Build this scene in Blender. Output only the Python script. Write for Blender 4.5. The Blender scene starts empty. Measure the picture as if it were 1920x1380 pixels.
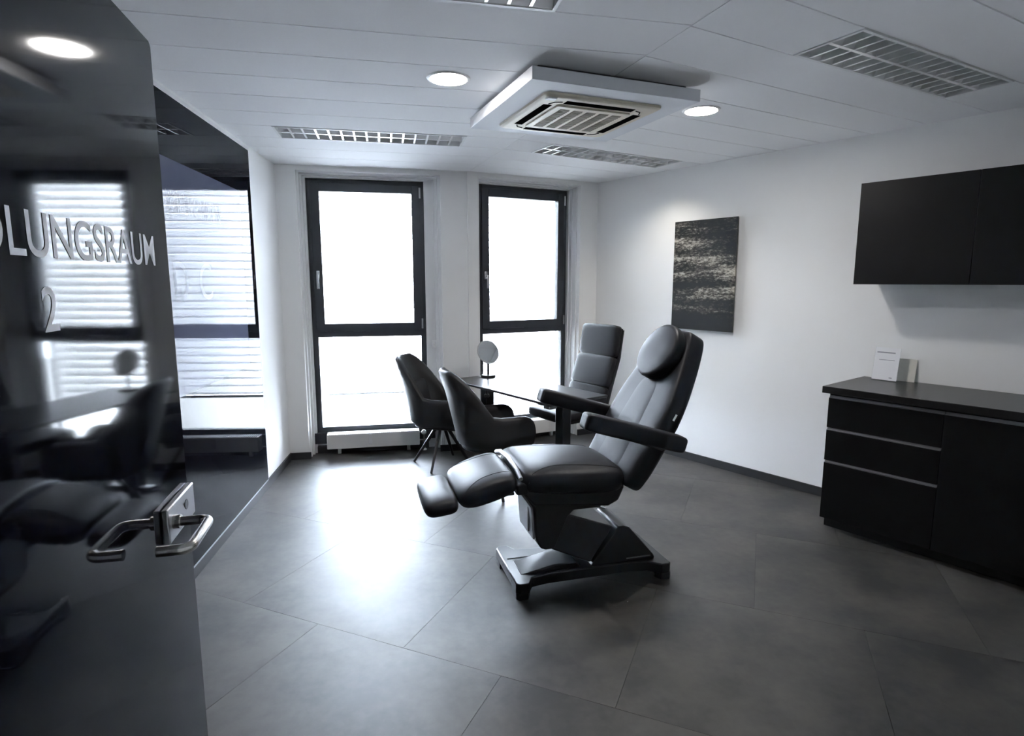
import bpy, bmesh, math, random
from mathutils import Matrix, Vector

random.seed(7)
SC = bpy.context.scene
COL = SC.collection
R = math.radians

# ------------------------------------------------------------------ camera
FPX, CAM_H = 1100.0, 1.55                      # focal length in pixels of the 1920x1380 frame, eye height
PITCH = math.atan2(162, FPX)
cam_d = bpy.data.cameras.new('camera')
cam_d.sensor_width = 36.0
cam_d.sensor_fit = 'HORIZONTAL'
cam_d.lens = 36.0 * FPX / 1920.0
cam_d.clip_start = 0.02
cam = bpy.data.objects.new('camera', cam_d)
COL.objects.link(cam)
cam.location = (0, 0, CAM_H)
cam.rotation_euler = (math.pi / 2 - PITCH, 0, 0)
SC.camera = cam

# ------------------------------------------------------------------ sky, exposure
SKY = 40.0
wd = bpy.data.worlds.new('overcast_sky')
SC.world = wd
wd.use_nodes = True
bg = wd.node_tree.nodes['Background']
bg.inputs['Color'].default_value = (0.765, 0.845, 1.0, 1)
bg.inputs['Strength'].default_value = SKY
vs = SC.view_settings
vs.view_transform = 'Standard'
vs.look = 'None'
vs.gamma = 1.0
vs.exposure = 1.4
vs.use_curve_mapping = False
SC.cycles.diffuse_bounces = 7

CZ = 2.5                                       # ceiling height

# ------------------------------------------------------------------ materials
MATS = {}


def pbr(name, col, rough=0.5, metal=0.0, ior=1.5, spec=0.5, emit=None, estr=0.0, coat=0.0):
    m = bpy.data.materials.new(name)
    m.use_nodes = True
    b = m.node_tree.nodes['Principled BSDF']
    b.inputs['Base Color'].default_value = (*col, 1)
    b.inputs['Roughness'].default_value = rough
    b.inputs['Metallic'].default_value = metal
    b.inputs['IOR'].default_value = ior
    b.inputs['Specular IOR Level'].default_value = spec
    if coat:
        b.inputs['Coat Weight'].default_value = coat
        b.inputs['Coat Roughness'].default_value = 0.1
    if emit:
        b.inputs['Emission Color'].default_value = (*emit, 1)
        b.inputs['Emission Strength'].default_value = estr
    MATS[name] = m
    return m


def noise_bump(m, scale, strength, dist=0.002, detail=4.0):
    nt = m.node_tree
    b = nt.nodes['Principled BSDF']
    tc = nt.nodes.new('ShaderNodeTexCoord')
    n = nt.nodes.new('ShaderNodeTexNoise')
    n.inputs['Scale'].default_value = scale
    n.inputs['Detail'].default_value = detail
    bp = nt.nodes.new('ShaderNodeBump')
    bp.inputs['Strength'].default_value = strength
    bp.inputs['Distance'].default_value = dist
    nt.links.new(tc.outputs['Object'], n.inputs['Vector'])
    nt.links.new(n.outputs['Fac'], bp.inputs['Height'])
    nt.links.new(bp.outputs['Normal'], b.inputs['Normal'])


pbr('wall_paint', (0.90, 0.90, 0.89), 0.75, spec=0.3)
noise_bump(MATS['wall_paint'], 160, 0.12, 0.001)
pbr('ceiling_panel', (0.91, 0.912, 0.92), 0.8, spec=0.2)
noise_bump(MATS['ceiling_panel'], 220, 0.25, 0.001)
pbr('ceiling_void', (0.10, 0.10, 0.11), 0.9)
pbr('white_trim', (0.82, 0.82, 0.82), 0.4)
pbr('white_enamel', (0.80, 0.79, 0.77), 0.35)
pbr('window_frame', (0.028, 0.030, 0.036), 0.45)
pbr('black_glass', (0.006, 0.006, 0.008), 0.015, ior=1.085)
pbr('door_glass', (0.006, 0.006, 0.009), 0.05, ior=1.22)
pbr('board_glass', (0.075, 0.082, 0.118), 0.03, ior=1.085)
pbr('faint_print', (0.16, 0.17, 0.22), 0.03, ior=1.085)
pbr('letter_white', (0.85, 0.86, 0.90), 0.6)
pbr('black_board', (0.022, 0.022, 0.024), 0.5)
pbr('alu', (0.72, 0.72, 0.74), 0.25, metal=1.0)
pbr('alu_dull', (0.45, 0.45, 0.47), 0.4, metal=1.0)
pbr('steel', (0.62, 0.60, 0.57), 0.22, metal=1.0)
pbr('louver_alu', (0.86, 0.86, 0.86), 0.28, metal=0.6)
pbr('lamp_tube', (0.85, 0.86, 0.88), 0.3)
pbr('leather', (0.019, 0.019, 0.022), 0.43, spec=0.18)
noise_bump(MATS['leather'], 260, 0.25, 0.0006)
pbr('felt_leather', (0.024, 0.024, 0.025), 0.5, spec=0.4)
noise_bump(MATS['felt_leather'], 300, 0.3, 0.0006)
pbr('black_metal', (0.014, 0.014, 0.016), 0.32)
pbr('black_plastic', (0.012, 0.012, 0.013), 0.4)
pbr('cover_plastic', (0.028, 0.028, 0.032), 0.28)
pbr('grey_cover', (0.36, 0.37, 0.41), 0.4)
pbr('table_top', (0.020, 0.020, 0.022), 0.28)
pbr('cab_black', (0.005, 0.005, 0.0055), 0.45, spec=0.25)
pbr('cab_edge', (0.007, 0.007, 0.008), 0.5)
pbr('worktop', (0.017, 0.017, 0.018), 0.30)
pbr('ac_beige', (0.70, 0.63, 0.51), 0.45)
pbr('ac_grille', (0.36, 0.32, 0.25), 0.55)
pbr('ac_slot', (0.006, 0.006, 0.006), 0.9, spec=0.0)
pbr('ac_box', (0.74, 0.755, 0.79), 0.55)
pbr('paper', (0.80, 0.80, 0.82), 0.5)
pbr('paper_beige', (0.66, 0.64, 0.58), 0.6)
pbr('print_grey', (0.28, 0.29, 0.32), 0.6)
pbr('mirror_face', (0.80, 0.82, 0.83), 0.02, metal=1.0)
pbr('mirror_back', (0.50, 0.51, 0.51), 0.45)
pbr('chrome', (0.80, 0.80, 0.82), 0.12, metal=1.0)
pbr('lamp_glow', (0.9, 0.9, 0.9), 0.4, emit=(1.0, 0.97, 0.94), estr=74.0)
pbr('terrace', (0.36, 0.35, 0.33), 0.8)
pbr('floor_bed', (0.022, 0.022, 0.022), 0.7)


def make_floor_mat():
    m = pbr('floor_tile', (0.05, 0.05, 0.05), 0.42, spec=0.72)
    nt = m.node_tree
    b = nt.nodes['Principled BSDF']
    L = nt.links.new
    tc = nt.nodes.new('ShaderNodeTexCoord')
    oi = nt.nodes.new('ShaderNodeObjectInfo')
    add = nt.nodes.new('ShaderNodeVectorMath')
    add.operation = 'ADD'
    comb = nt.nodes.new('ShaderNodeCombineXYZ')
    mul = nt.nodes.new('ShaderNodeMath')
    mul.operation = 'MULTIPLY'
    mul.inputs[1].default_value = 37.0
    L(oi.outputs['Random'], mul.inputs[0])
    L(mul.outputs[0], comb.inputs['X'])
    L(mul.outputs[0], comb.inputs['Y'])
    L(tc.outputs['Object'], add.inputs[0])
    L(comb.outputs[0], add.inputs[1])
    n1 = nt.nodes.new('ShaderNodeTexNoise')
    n1.inputs['Scale'].default_value = 2.6
    n1.inputs['Detail'].default_value = 6.0
    n1.inputs['Roughness'].default_value = 0.62
    n2 = nt.nodes.new('ShaderNodeTexNoise')
    n2.inputs['Scale'].default_value = 24.0
    n2.inputs['Detail'].default_value = 5.0
    L(add.outputs[0], n1.inputs['Vector'])
    L(add.outputs[0], n2.inputs['Vector'])
    cr = nt.nodes.new('ShaderNodeValToRGB')
    cr.color_ramp.elements[0].position = 0.36
    cr.color_ramp.elements[0].color = (0.020, 0.019, 0.017, 1)
    cr.color_ramp.elements[1].position = 0.66
    cr.color_ramp.elements[1].color = (0.074, 0.066, 0.057, 1)
    mx = nt.nodes.new('ShaderNodeMath')
    mx.operation = 'MULTIPLY_ADD'
    mx.inputs[1].default_value = 0.18
    L(n2.outputs['Fac'], mx.inputs[0])
    sub = nt.nodes.new('ShaderNodeMath')
    sub.operation = 'SUBTRACT'
    sub.inputs[1].default_value = 0.09
    L(n1.outputs['Fac'], sub.inputs[0])
    L(sub.outputs[0], mx.inputs[2])
    # every tile a little lighter or darker than its neighbours
    rnd = nt.nodes.new('ShaderNodeMath')
    rnd.operation = 'MULTIPLY_ADD'
    rnd.inputs[1].default_value = 0.07
    rnd.inputs[2].default_value = -0.035
    L(oi.outputs['Random'], rnd.inputs[0])
    tot = nt.nodes.new('ShaderNodeMath')
    tot.operation = 'ADD'
    L(mx.outputs[0], tot.inputs[0])
    L(rnd.outputs[0], tot.inputs[1])
    L(tot.outputs[0], cr.inputs['Fac'])
    L(cr.outputs['Color'], b.inputs['Base Color'])
    rr = nt.nodes.new('ShaderNodeMapRange')
    rr.inputs['To Min'].default_value = 0.46
    rr.inputs['To Max'].default_value = 0.58
    L(n1.outputs['Fac'], rr.inputs['Value'])
    L(rr.outputs[0], b.inputs['Roughness'])
    bp = nt.nodes.new('ShaderNodeBump')
    bp.inputs['Strength'].default_value = 0.08
    bp.inputs['Distance'].default_value = 0.001
    L(n2.outputs['Fac'], bp.inputs['Height'])
    L(bp.outputs['Normal'], b.inputs['Normal'])


make_floor_mat()


def make_glass():
    m = bpy.data.materials.new('pane_glass')
    m.use_nodes = True
    nt = m.node_tree
    nt.nodes.clear()
    out = nt.nodes.new('ShaderNodeOutputMaterial')
    mix = nt.nodes.new('ShaderNodeMixShader')
    tr = nt.nodes.new('ShaderNodeBsdfTransparent')
    tr.inputs['Color'].default_value = (0.95, 0.97, 0.97, 1)
    gl = nt.nodes.new('ShaderNodeBsdfGlossy')
    gl.inputs['Roughness'].default_value = 0.01
    fr = nt.nodes.new('ShaderNodeFresnel')
    fr.inputs['IOR'].default_value = 1.45
    nt.links.new(fr.outputs[0], mix.inputs['Fac'])
    nt.links.new(tr.outputs[0], mix.inputs[1])
    nt.links.new(gl.outputs[0], mix.inputs[2])
    nt.links.new(mix.outputs[0], out.inputs['Surface'])
    MATS['pane_glass'] = m


make_glass()


def make_slat(name, col, trans):
    m = bpy.data.materials.new(name)
    m.use_nodes = True
    nt = m.node_tree
    nt.nodes.clear()
    out = nt.nodes.new('ShaderNodeOutputMaterial')
    mix = nt.nodes.new('ShaderNodeMixShader')
    mix.inputs['Fac'].default_value = trans
    d = nt.nodes.new('ShaderNodeBsdfDiffuse')
    t = nt.nodes.new('ShaderNodeBsdfTranslucent')
    d.inputs['Color'].default_value = (*col, 1)
    t.inputs['Color'].default_value = (*col, 1)
    nt.links.new(d.outputs[0], mix.inputs[1])
    nt.links.new(t.outputs[0], mix.inputs[2])
    nt.links.new(mix.outputs[0], out.inputs['Surface'])
    MATS[name] = m


make_slat('slat_bright', (0.92, 0.92, 0.92), 0.55)  # left window's brightness is put into the slats by higher translucency
make_slat('slat_dim', (0.88, 0.87, 0.85), 0.13)  # dimmer copy: lower translucency tones down the right window's light
make_slat('slat_lip_shade', (0.75, 0.75, 0.75), 0.30)  # lip lets less light through, painting the shade line between slats
make_slat('slat_lip_shade_dark', (0.60, 0.60, 0.60), 0.022)  # stronger painted shade line for the right blind


def make_art():
    m = pbr('art_print', (0.02, 0.02, 0.02), 0.25)
    nt = m.node_tree
    b = nt.nodes['Principled BSDF']
    L = nt.links.new
    tc = nt.nodes.new('ShaderNodeTexCoord')
    mp = nt.nodes.new('ShaderNodeMapping')
    mp.inputs['Scale'].default_value = (4.0, 1.0, 10.0)
    L(tc.outputs['Object'], mp.inputs['Vector'])
    band = nt.nodes.new('ShaderNodeTexNoise')          # broad horizontal bands
    band.inputs['Scale'].default_value = 1.0
    band.inputs['Detail'].default_value = 2.0
    mp0 = nt.nodes.new('ShaderNodeMapping')
    mp0.inputs['Scale'].default_value = (0.9, 1.0, 9.0)
    mp0.inputs['Location'].default_value = (0.3, 0.0, 2.2)
    L(tc.outputs['Object'], mp0.inputs['Vector'])
    L(mp0.outputs[0], band.inputs['Vector'])
    n = nt.nodes.new('ShaderNodeTexNoise')             # scratchy streaks
    n.inputs['Scale'].default_value = 7.0
    n.inputs['Detail'].default_value = 12.0
    n.inputs['Roughness'].default_value = 0.82
    L(mp.outputs[0], n.inputs['Vector'])
    ad = nt.nodes.new('ShaderNodeMath')
    ad.operation = 'ADD'
    L(band.outputs['Fac'], ad.inputs[0])
    L(n.outputs['Fac'], ad.inputs[1])
    # paint thins out towards the bottom edge of the picture
    sx = nt.nodes.new('ShaderNodeSeparateXYZ')
    L(tc.outputs['Object'], sx.inputs[0])
    mr = nt.nodes.new('ShaderNodeMapRange')
    mr.inputs['From Min'].default_value = -0.45
    mr.inputs['From Max'].default_value = -0.20
    mr.inputs['To Min'].default_value = -0.16
    mr.inputs['To Max'].default_value = 0.0
    L(sx.outputs['Z'], mr.inputs['Value'])
    ad2 = nt.nodes.new('ShaderNodeMath')
    ad2.operation = 'ADD'
    L(ad.outputs[0], ad2.inputs[0])
    L(mr.outputs[0], ad2.inputs[1])
    cr = nt.nodes.new('ShaderNodeValToRGB')
    e = cr.color_ramp.elements
    e[0].position = 0.485
    e[0].color = (0.018, 0.018, 0.018, 1)
    e[1].position = 0.578
    e[1].color = (0.50, 0.46, 0.39, 1)
    k = cr.color_ramp.elements.new(0.525)
    k.color = (0.085, 0.078, 0.066, 1)
    half = nt.nodes.new('ShaderNodeMath')
    half.operation = 'MULTIPLY'
    half.inputs[1].default_value = 0.5
    L(ad2.outputs[0], half.inputs[0])
    L(half.outputs[0], cr.inputs['Fac'])
    L(cr.outputs['Color'], b.inputs['Base Color'])


make_art()


# ------------------------------------------------------------------ mesh helpers
class MB:
    """collects verts and faces; build() links them as one mesh object"""

    def __init__(self):
        self.v, self.f = [], []

    def add(self, vs_, fs, M=None):
        o = len(self.v)
        for p in vs_:
            p = Vector(p)
            self.v.append(tuple(M @ p) if M is not None else tuple(p))
        self.f += [tuple(i + o for i in f) for f in fs]
        return self

    def box(self, x0, x1, y0, y1, z0, z1, M=None):
        v = [(x, y, z) for z in (z0, z1) for y in (y0, y1) for x in (x0, x1)]
        f = [(0, 2, 3, 1), (4, 5, 7, 6), (0, 1, 5, 4), (2, 6, 7, 3), (0, 4, 6, 2), (1, 3, 7, 5)]
        return self.add(v, f, M)

    def prism(self, poly, z0, z1, M=None):
        """poly: 2D points; extruded along z"""
        a = sum(poly[i][0] * poly[(i + 1) % len(poly)][1] - poly[(i + 1) % len(poly)][0] * poly[i][1] for i in range(len(poly)))
        if a < 0:
            poly = poly[::-1]
        n = len(poly)
        v = [(p[0], p[1], z0) for p in poly] + [(p[0], p[1], z1) for p in poly]
        f = [tuple(range(n))[::-1], tuple(range(n, 2 * n))]
        f += [(i, (i + 1) % n, n + (i + 1) % n, n + i) for i in range(n)]
        return self.add(v, f, M)

    def sideprism(self, poly, y0, y1, M=None):
        """poly: (x, z) points; extruded along y"""
        T = Matrix(((1, 0, 0, 0), (0, 0, -1, 0), (0, 1, 0, 0), (0, 0, 0, 1)))
        return self.prism(poly, -y1, -y0, (M @ T) if M is not None else T)

    def loft(self, rings, M=None, close=True, caps=True):
        n = len(rings[0])
        v = [p for r in rings for p in r]
        f = []
        for i in range(len(rings) - 1):
            for j in range(n if close else n - 1):
                k = (j + 1) % n
                f.append((i * n + j, i * n + k, (i + 1) * n + k, (i + 1) * n + j))
        if caps and close:
            f.append(tuple(range(n))[::-1])
            f.append(tuple(range((len(rings) - 1) * n, len(rings) * n)))
        return self.add(v, f, M)

    def tube(self, path, r, seg=10, M=None, r2=None, flat=None):
        path = [Vector(p) for p in path]
        rings = []
        for i, p in enumerate(path):
            a = path[max(i - 1, 0)]
            b = path[min(i + 1, len(path) - 1)]
            t = (b - a).normalized()
            up = Vector((0, 0, 1)) if abs(t.z) < 0.95 else Vector((1, 0, 0))
            s = t.cross(up).normalized()
            u = s.cross(t).normalized()
            rr = r if r2 is None else r + (r2 - r) * i / (len(path) - 1)
            fl = 1.0 if flat is None else flat
            rings.append([p + s * rr * math.cos(2 * math.pi * k / seg) + u * rr * fl * math.sin(2 * math.pi * k / seg) for k in range(seg)])
        return self.loft(rings, M)

    def lathe(self, prof, seg=24, M=None, caps=True):
        rings = [[(r * math.cos(2 * math.pi * k / seg), r * math.sin(2 * math.pi * k / seg), z) for k in range(seg)] for r, z in prof]
        return self.loft(rings, M, caps=caps)

    def pad(self, L, W, T, n=3.5, wf=None, tf=None, zc=None, st=26, rg=24, m=5.0, M=None):
        """rounded cushion from x=0 to L, centred on y and z"""
        rings = []
        for i in range(st + 1):
            u = -math.cos(math.pi * i / st)
            x = L * (u + 1) / 2
            ew = max(1e-4, (1 - abs(u) ** (m + 2))) ** (1 / (m + 2))
            eh = max(1e-4, (1 - abs(u) ** m)) ** (1 / m)
            hw = W / 2 * ew * (wf(x / L) if wf else 1)
            hh = T / 2 * eh * (tf(x / L) if tf else 1)
            c = zc(x / L) if zc else 0.0
            ring = []
            for k in range(rg):
                a = 2 * math.pi * k / rg
                ca, sa = math.cos(a), math.sin(a)
                ring.append((x, hw * math.copysign(abs(ca) ** (2 / n), ca), c + hh * math.copysign(abs(sa) ** (2 / n), sa)))
            rings.append(ring)
        return self.loft(rings, M)

    def mesh(self, name, smooth=35):
        me = bpy.data.meshes.new(name)
        me.from_pydata(self.v, [], self.f)
        bm = bmesh.new()
        bm.from_mesh(me)
        bmesh.ops.remove_doubles(bm, verts=bm.verts, dist=1e-5)
        bmesh.ops.recalc_face_normals(bm, faces=bm.faces)
        if smooth:
            lim = R(smooth)
            for f in bm.faces:
                f.smooth = True
            for e in bm.edges:
                if len(e.link_faces) != 2 or e.calc_face_angle(0) > lim:
                    e.smooth = False
        bm.to_mesh(me)
        bm.free()
        return me

    def build(self, name, mat, parent=None, bevel=0.0, smooth=35, seg=2):
        me = self.mesh(name, smooth)
        me.materials.append(MATS[mat])
        o = bpy.data.objects.new(name, me)
        COL.objects.link(o)
        if parent is not None:
            o.parent = parent
        if bevel:
            md = o.modifiers.new('bevel', 'BEVEL')
            md.width = bevel
            md.segments = seg
            md.limit_method = 'ANGLE'
            md.angle_limit = R(40)
            md.harden_normals = False
        return o


def tag(o, label, cat=None, group=None, kind=None):
    o['label'] = label
    if cat:
        o['category'] = cat
    if group:
        o['group'] = group
    if kind:
        o['kind'] = kind
    return o


def thing(name, label, cat, loc=(0, 0, 0), rz=0.0, group=None, kind=None):
    o = bpy.data.objects.new(name, None)
    COL.objects.link(o)
    o.empty_display_size = 0.1
    o.location = loc
    o.rotation_euler = (0, 0, rz)
    return tag(o, label, cat, group, kind)


def copy_obj(o, parent, loc=None):
    c = o.copy()
    COL.objects.link(c)
    c.parent = parent
    if loc is not None:
        c.location = loc
    return c


def TR(x=0, y=0, z=0, rx=0, ry=0, rz=0):
    return Matrix.Translation((x, y, z)) @ Matrix.Rotation(rz, 4, 'Z') @ Matrix.Rotation(ry, 4, 'Y') @ Matrix.Rotation(rx, 4, 'X')


def text_mesh(body, width, height, depth=0.0006, fat=0.0, M=None):
    """flat lettering in x/y, scaled to the wanted width and cap height"""
    cu = bpy.data.curves.new('lettering', 'FONT')
    cu.body = body
    cu.size = 1.0
    cu.offset = fat
    cu.extrude = 0.0
    cu.fill_mode = 'FRONT'
    cu.resolution_u = 6
    ob = bpy.data.objects.new('lettering_source', cu)
    COL.objects.link(ob)
    dg = bpy.context.evaluated_depsgraph_get()
    me = bpy.data.meshes.new_from_object(ob.evaluated_get(dg))
    bpy.data.objects.remove(ob)
    bpy.data.curves.remove(cu)
    xs = [v.co.x for v in me.vertices]
    ys = [v.co.y for v in me.vertices]
    x0, y0 = min(xs), min(ys)
    kx = width / (max(xs) - x0)
    ky = height / (max(ys) - y0)
    for v in me.vertices:
        p = Vector(((v.co.x - x0) * kx, (v.co.y - y0) * ky, depth))
        v.co = M @ p if M is not None else p
    return me


def mesh_obj(name, me, mat, parent=None):
    me.materials.clear()
    me.materials.append(MATS[mat])
    o = bpy.data.objects.new(name, me)
    COL.objects.link(o)
    if parent is not None:
        o.parent = parent
    return o


def clip(poly, nx, ny, d):
    """keep the side nx*x + ny*y <= d of a convex polygon"""
    out = []
    for i in range(len(poly)):
        p, q = poly[i], poly[(i + 1) % len(poly)]
        a, b = nx * p[0] + ny * p[1] - d, nx * q[0] + ny * q[1] - d
        if a <= 0:
            out.append(p)
        if (a < 0 < b) or (b < 0 < a):
            t = a / (a - b)
            out.append((p[0] + (q[0] - p[0]) * t, p[1] + (q[1] - p[1]) * t))
    return out


def parea(p):
    return abs(sum(p[i][0] * p[(i + 1) % len(p)][1] - p[(i + 1) % len(p)][0] * p[i][1] for i in range(len(p)))) / 2 if len(p) > 2 else 0


# ------------------------------------------------------------------ room plan (metres; camera at 0,0)
# left wall, two facets of the window front that meet at a blunt corner, right wall
L0 = Vector((-1.947, 4.987, 0))
A_L = R(11.5)
PILLAR = Vector((-0.37, 5.30, 0))
CR = Vector((0.841, 5.911, 0))
A_R = math.atan2(CR.y - PILLAR.y, CR.x - PILLAR.x)
A_WR = R(-51.82)                                 # right wall runs towards the camera's right
A_WL = R(-82.75)                                 # left wall runs towards the camera
PL = Vector((-1.94, 4.99, 0))
tR = Vector((math.cos(A_WR), math.sin(A_WR), 0))
nR_ = Vector((-math.sin(A_WR), math.cos(A_WR), 0))
WR0 = nR_ * 4.313                                # origin of the right-wall frame (t=0)
tL = Vector((math.cos(A_WL), math.sin(A_WL), 0))


def rw(t, off=0.0, z=0.0):                       # right wall frame: t along, off into the room
    p = WR0 + tR * t - nR_ * off
    return (p.x, p.y, z)


T_END = 0.9
RE = WR0 + tR * T_END
BK = nR_ * (-1.0) + tR * T_END
k_ = (BK.y - L0.y) / tL.y
LE = L0 + tL * k_
ROOM = [(L0.x, L0.y), (PILLAR.x, PILLAR.y), (CR.x, CR.y), (RE.x, RE.y), (BK.x, BK.y), (LE.x, LE.y)]

# ------------------------------------------------------------------ floor with tiles
fl = MB().prism([(p[0] + (0.5 if p[0] > 0 else -0.5), p[1] + (0.7 if p[1] > 2 else -0.5)) for p in ROOM], -0.12, -0.004).build('floor', 'floor_bed', smooth=0)
tag(fl, 'dark grey stone-look vinyl tile floor of the treatment room', kind='structure')
TA = R(-23.0)
TU, TV = (math.cos(TA), math.sin(TA)), (-math.sin(TA), math.cos(TA))
TS = 0.9176
V0, U0 = 1.8795 * 1.0333, -1.287 * 1.0333        # a row line and a joint measured in the photograph
FLOORP = [(L0.x - .15, L0.y + .1), (PILLAR.x - .1, PILLAR.y + .32), (CR.x, CR.y + .3), (RE.x + .1, RE.y), (BK.x, BK.y - .1), (LE.x - .1, LE.y - .1)]
gap = 0.0008
for r in range(-5, 7):
    v0, v1 = V0 + r * TS, V0 + (r + 1) * TS
    rowp = clip(clip(FLOORP, TV[0], TV[1], v1 - gap), -TV[0], -TV[1], -(v0 + gap))
    if parea(rowp) < 0.01:
        continue
    for c in range(-7, 9):
        u0 = U0 + (c + (0.5 if r % 2 else 0.0)) * TS
        tp = clip(clip(rowp, TU[0], TU[1], u0 + TS - gap), -TU[0], -TU[1], -(u0 + gap))
        if parea(tp) < 0.004:
            continue
        MB().prism(tp, -0.004, 0.0).build('tile', 'floor_tile', fl, smooth=0)

# ------------------------------------------------------------------ ceiling with strip panels
ceil = MB().prism([(p[0] + (0.5 if p[0] > 0 else -0.5), p[1] + (0.7 if p[1] > 2 else -0.5)) for p in ROOM], CZ + 0.12, CZ + 0.2).build('ceiling', 'ceiling_void', smooth=0)
tag(ceil, 'white suspended ceiling of long panels in two directions', kind='structure')
JD = Vector((0.746 - PILLAR.x, 2.162 - PILLAR.y, 0)).normalized()      # joint where the two panel directions meet
JE = PILLAR + JD * 9.0
jn = Vector((-JD.y, JD.x, 0))                                         # points right of the joint
if jn.x < 0:
    jn = -jn
CEILP = [(L0.x - .03, L0.y + .1), (PILLAR.x - .02, PILLAR.y + .12), (CR.x + .01, CR.y + .06), (RE.x + .03, RE.y), (BK.x, BK.y - .05), (LE.x - .03, LE.y - .05)]
jd = jn.x * PILLAR.x + jn.y * PILLAR.y
ROW = 0.309


def strips(zone, ang, row0, holes, k0, k1):
    u = (math.cos(ang), math.sin(ang))
    v = (-math.sin(ang), math.cos(ang))
    g = 0.0032
    for k in range(k0, k1):
        a, b = row0 + k * ROW, row0 + (k + 1) * ROW
        rp = clip(clip(zone, v[0], v[1], b - g), -v[0], -v[1], -(a + g))
        if parea(rp) < 0.004:
            continue
        segs = [rp]
        for (hk, s0, s1) in holes:
            if hk == k:
                segs = [clip(rp, u[0], u[1], s0 - 0.001), clip(rp, -u[0], -u[1], -(s1 + 0.001))]
        for sp in segs:
            if parea(sp) > 0.002:
                MB().prism(sp, CZ, CZ + 0.018).build('ceiling_panel', 'ceiling_panel', ceil, smooth=0)


AZL, AZR = R(12.0), R(29.0)
ROWL, ROWR = 2.478, 1.746
LT_S, RT_S = (-0.665, 0.553), (2.325, 3.552)
TT_S = (-0.60, 0.618)
zl = clip(CEILP, jn.x, jn.y, jd - 0.0015)
zr = clip(CEILP, -jn.x, -jn.y, -(jd + 0.0015))
strips(zl, AZL, ROWL, [(5, *LT_S), (-2, *TT_S)], -16, 11)
strips(zr, AZR, ROWR, [(-1, *RT_S), (6, *RT_S)], -16, 14)

# ------------------------------------------------------------------ walls
TH = 0.15


def wall_box(name, P, ang, x0, x1, y0, y1, label, z0=0.0, z1=CZ + 0.12, mat='wall_paint'):
    o = MB().box(x0, x1, y0, y1, z0, z1).build(name, mat, smooth=0)
    o.location = (P.x, P.y, 0)
    o.rotation_euler = (0, 0, ang)
    return tag(o, label, kind='structure')


wall_box('wall_left', L0, A_WL, -0.6, k_ + 0.1, -TH, 0.0, 'white left wall carrying the black glass panel')
wall_box('wall_right', WR0, A_WR, (CR - WR0).dot(tR) - 0.0, T_END + TH, 0.0, TH, 'white right wall with picture and black cabinets')
wall_box('wall_back', BK, math.atan2(nR_.y, nR_.x), -0.2, 5.5, -TH, 0.0, 'white wall behind the viewer, out of sight')
wall_box('wall_corridor', Vector((LE.x, LE.y, 0)), 0.0, -0.2, BK.x - LE.x + 0.2, -TH, 0.0, 'white corridor wall behind the doorway, out of sight')

# left facet: frame origin PL, x along the wall, y outwards
WIN = {
    'L': dict(P=PL, a=A_L, f=(0.205, 1.21), niche=(0.154, 1.345), zt=2.43, end=(PILLAR - PL).length),
    'R': dict(P=PILLAR, a=A_R, f=(0.160, 1.123), niche=(0.075, 1.156), zt=2.435, end=(CR - PILLAR).length),
}
OFFW = 0.20                                      # window frames sit this far behind the wall face
OUTW = 0.34


def facade(key, name, s0, s1, label):
    w = WIN[key]
    n0, n1 = w['niche']
    m = MB()
    m.box(s0, n0, 0, OUTW, 0, CZ + 0.12)
    m.box(n1, s1, 0, OUTW, 0, CZ + 0.12)
    m.box(n0, n1, 0, OUTW, 2.462, CZ + 0.12)
    m.box(n0, n1, OFFW, OUTW, 0.0, 0.10)
    o = m.build(name, 'wall_paint', smooth=0)
    o.location = w['P']
    o.rotation_euler = (0, 0, w['a'])
    return tag(o, label, kind='structure')


facade('L', 'wall_window_left', -0.12, 1.60, 'white window wall around the left window')
facade('R', 'wall_window_right', -0.02, 1.56, 'white window wall around the right window')


def reveal(key, name, sl, sr, tops, label):
    """stepped white lining of a window niche"""
    w = WIN[key]
    n0, n1 = w['niche']
    f0, f1 = w['f']
    m = MB()
    for (dl, dr, dz, y0, y1) in zip(sl, sr, tops, (0.055, 0.12, 0.165), (0.12, 0.165, OFFW + 0.08)):
        z1 = 2.462
        m.box(n0, f0 - dl, y0, y1, 0.0, z1)
        m.box(f1 + dr, n1, y0, y1, 0.0, z1)
        m.box(f0 - dl, f1 + dr, y0, y1, w['zt'] + dz, z1)
    o = m.build(name, 'white_trim', smooth=0)
    o.location = w['P']
    o.rotation_euler = (0, 0, w['a'])
    return tag(o, label, kind='structure')


reveal('L', 'trim_1', (0.036, 0.020, 0.0), (0.110, 0.085, 0.0), (0.022, 0.012, 0.0), 'stepped white lining of the left window niche')
reveal('R', 'trim_2', (0.050, 0.030, 0.0), (0.022, 0.012, 0.0), (0.018, 0.010, 0.0), 'stepped white lining of the right window niche')


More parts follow.
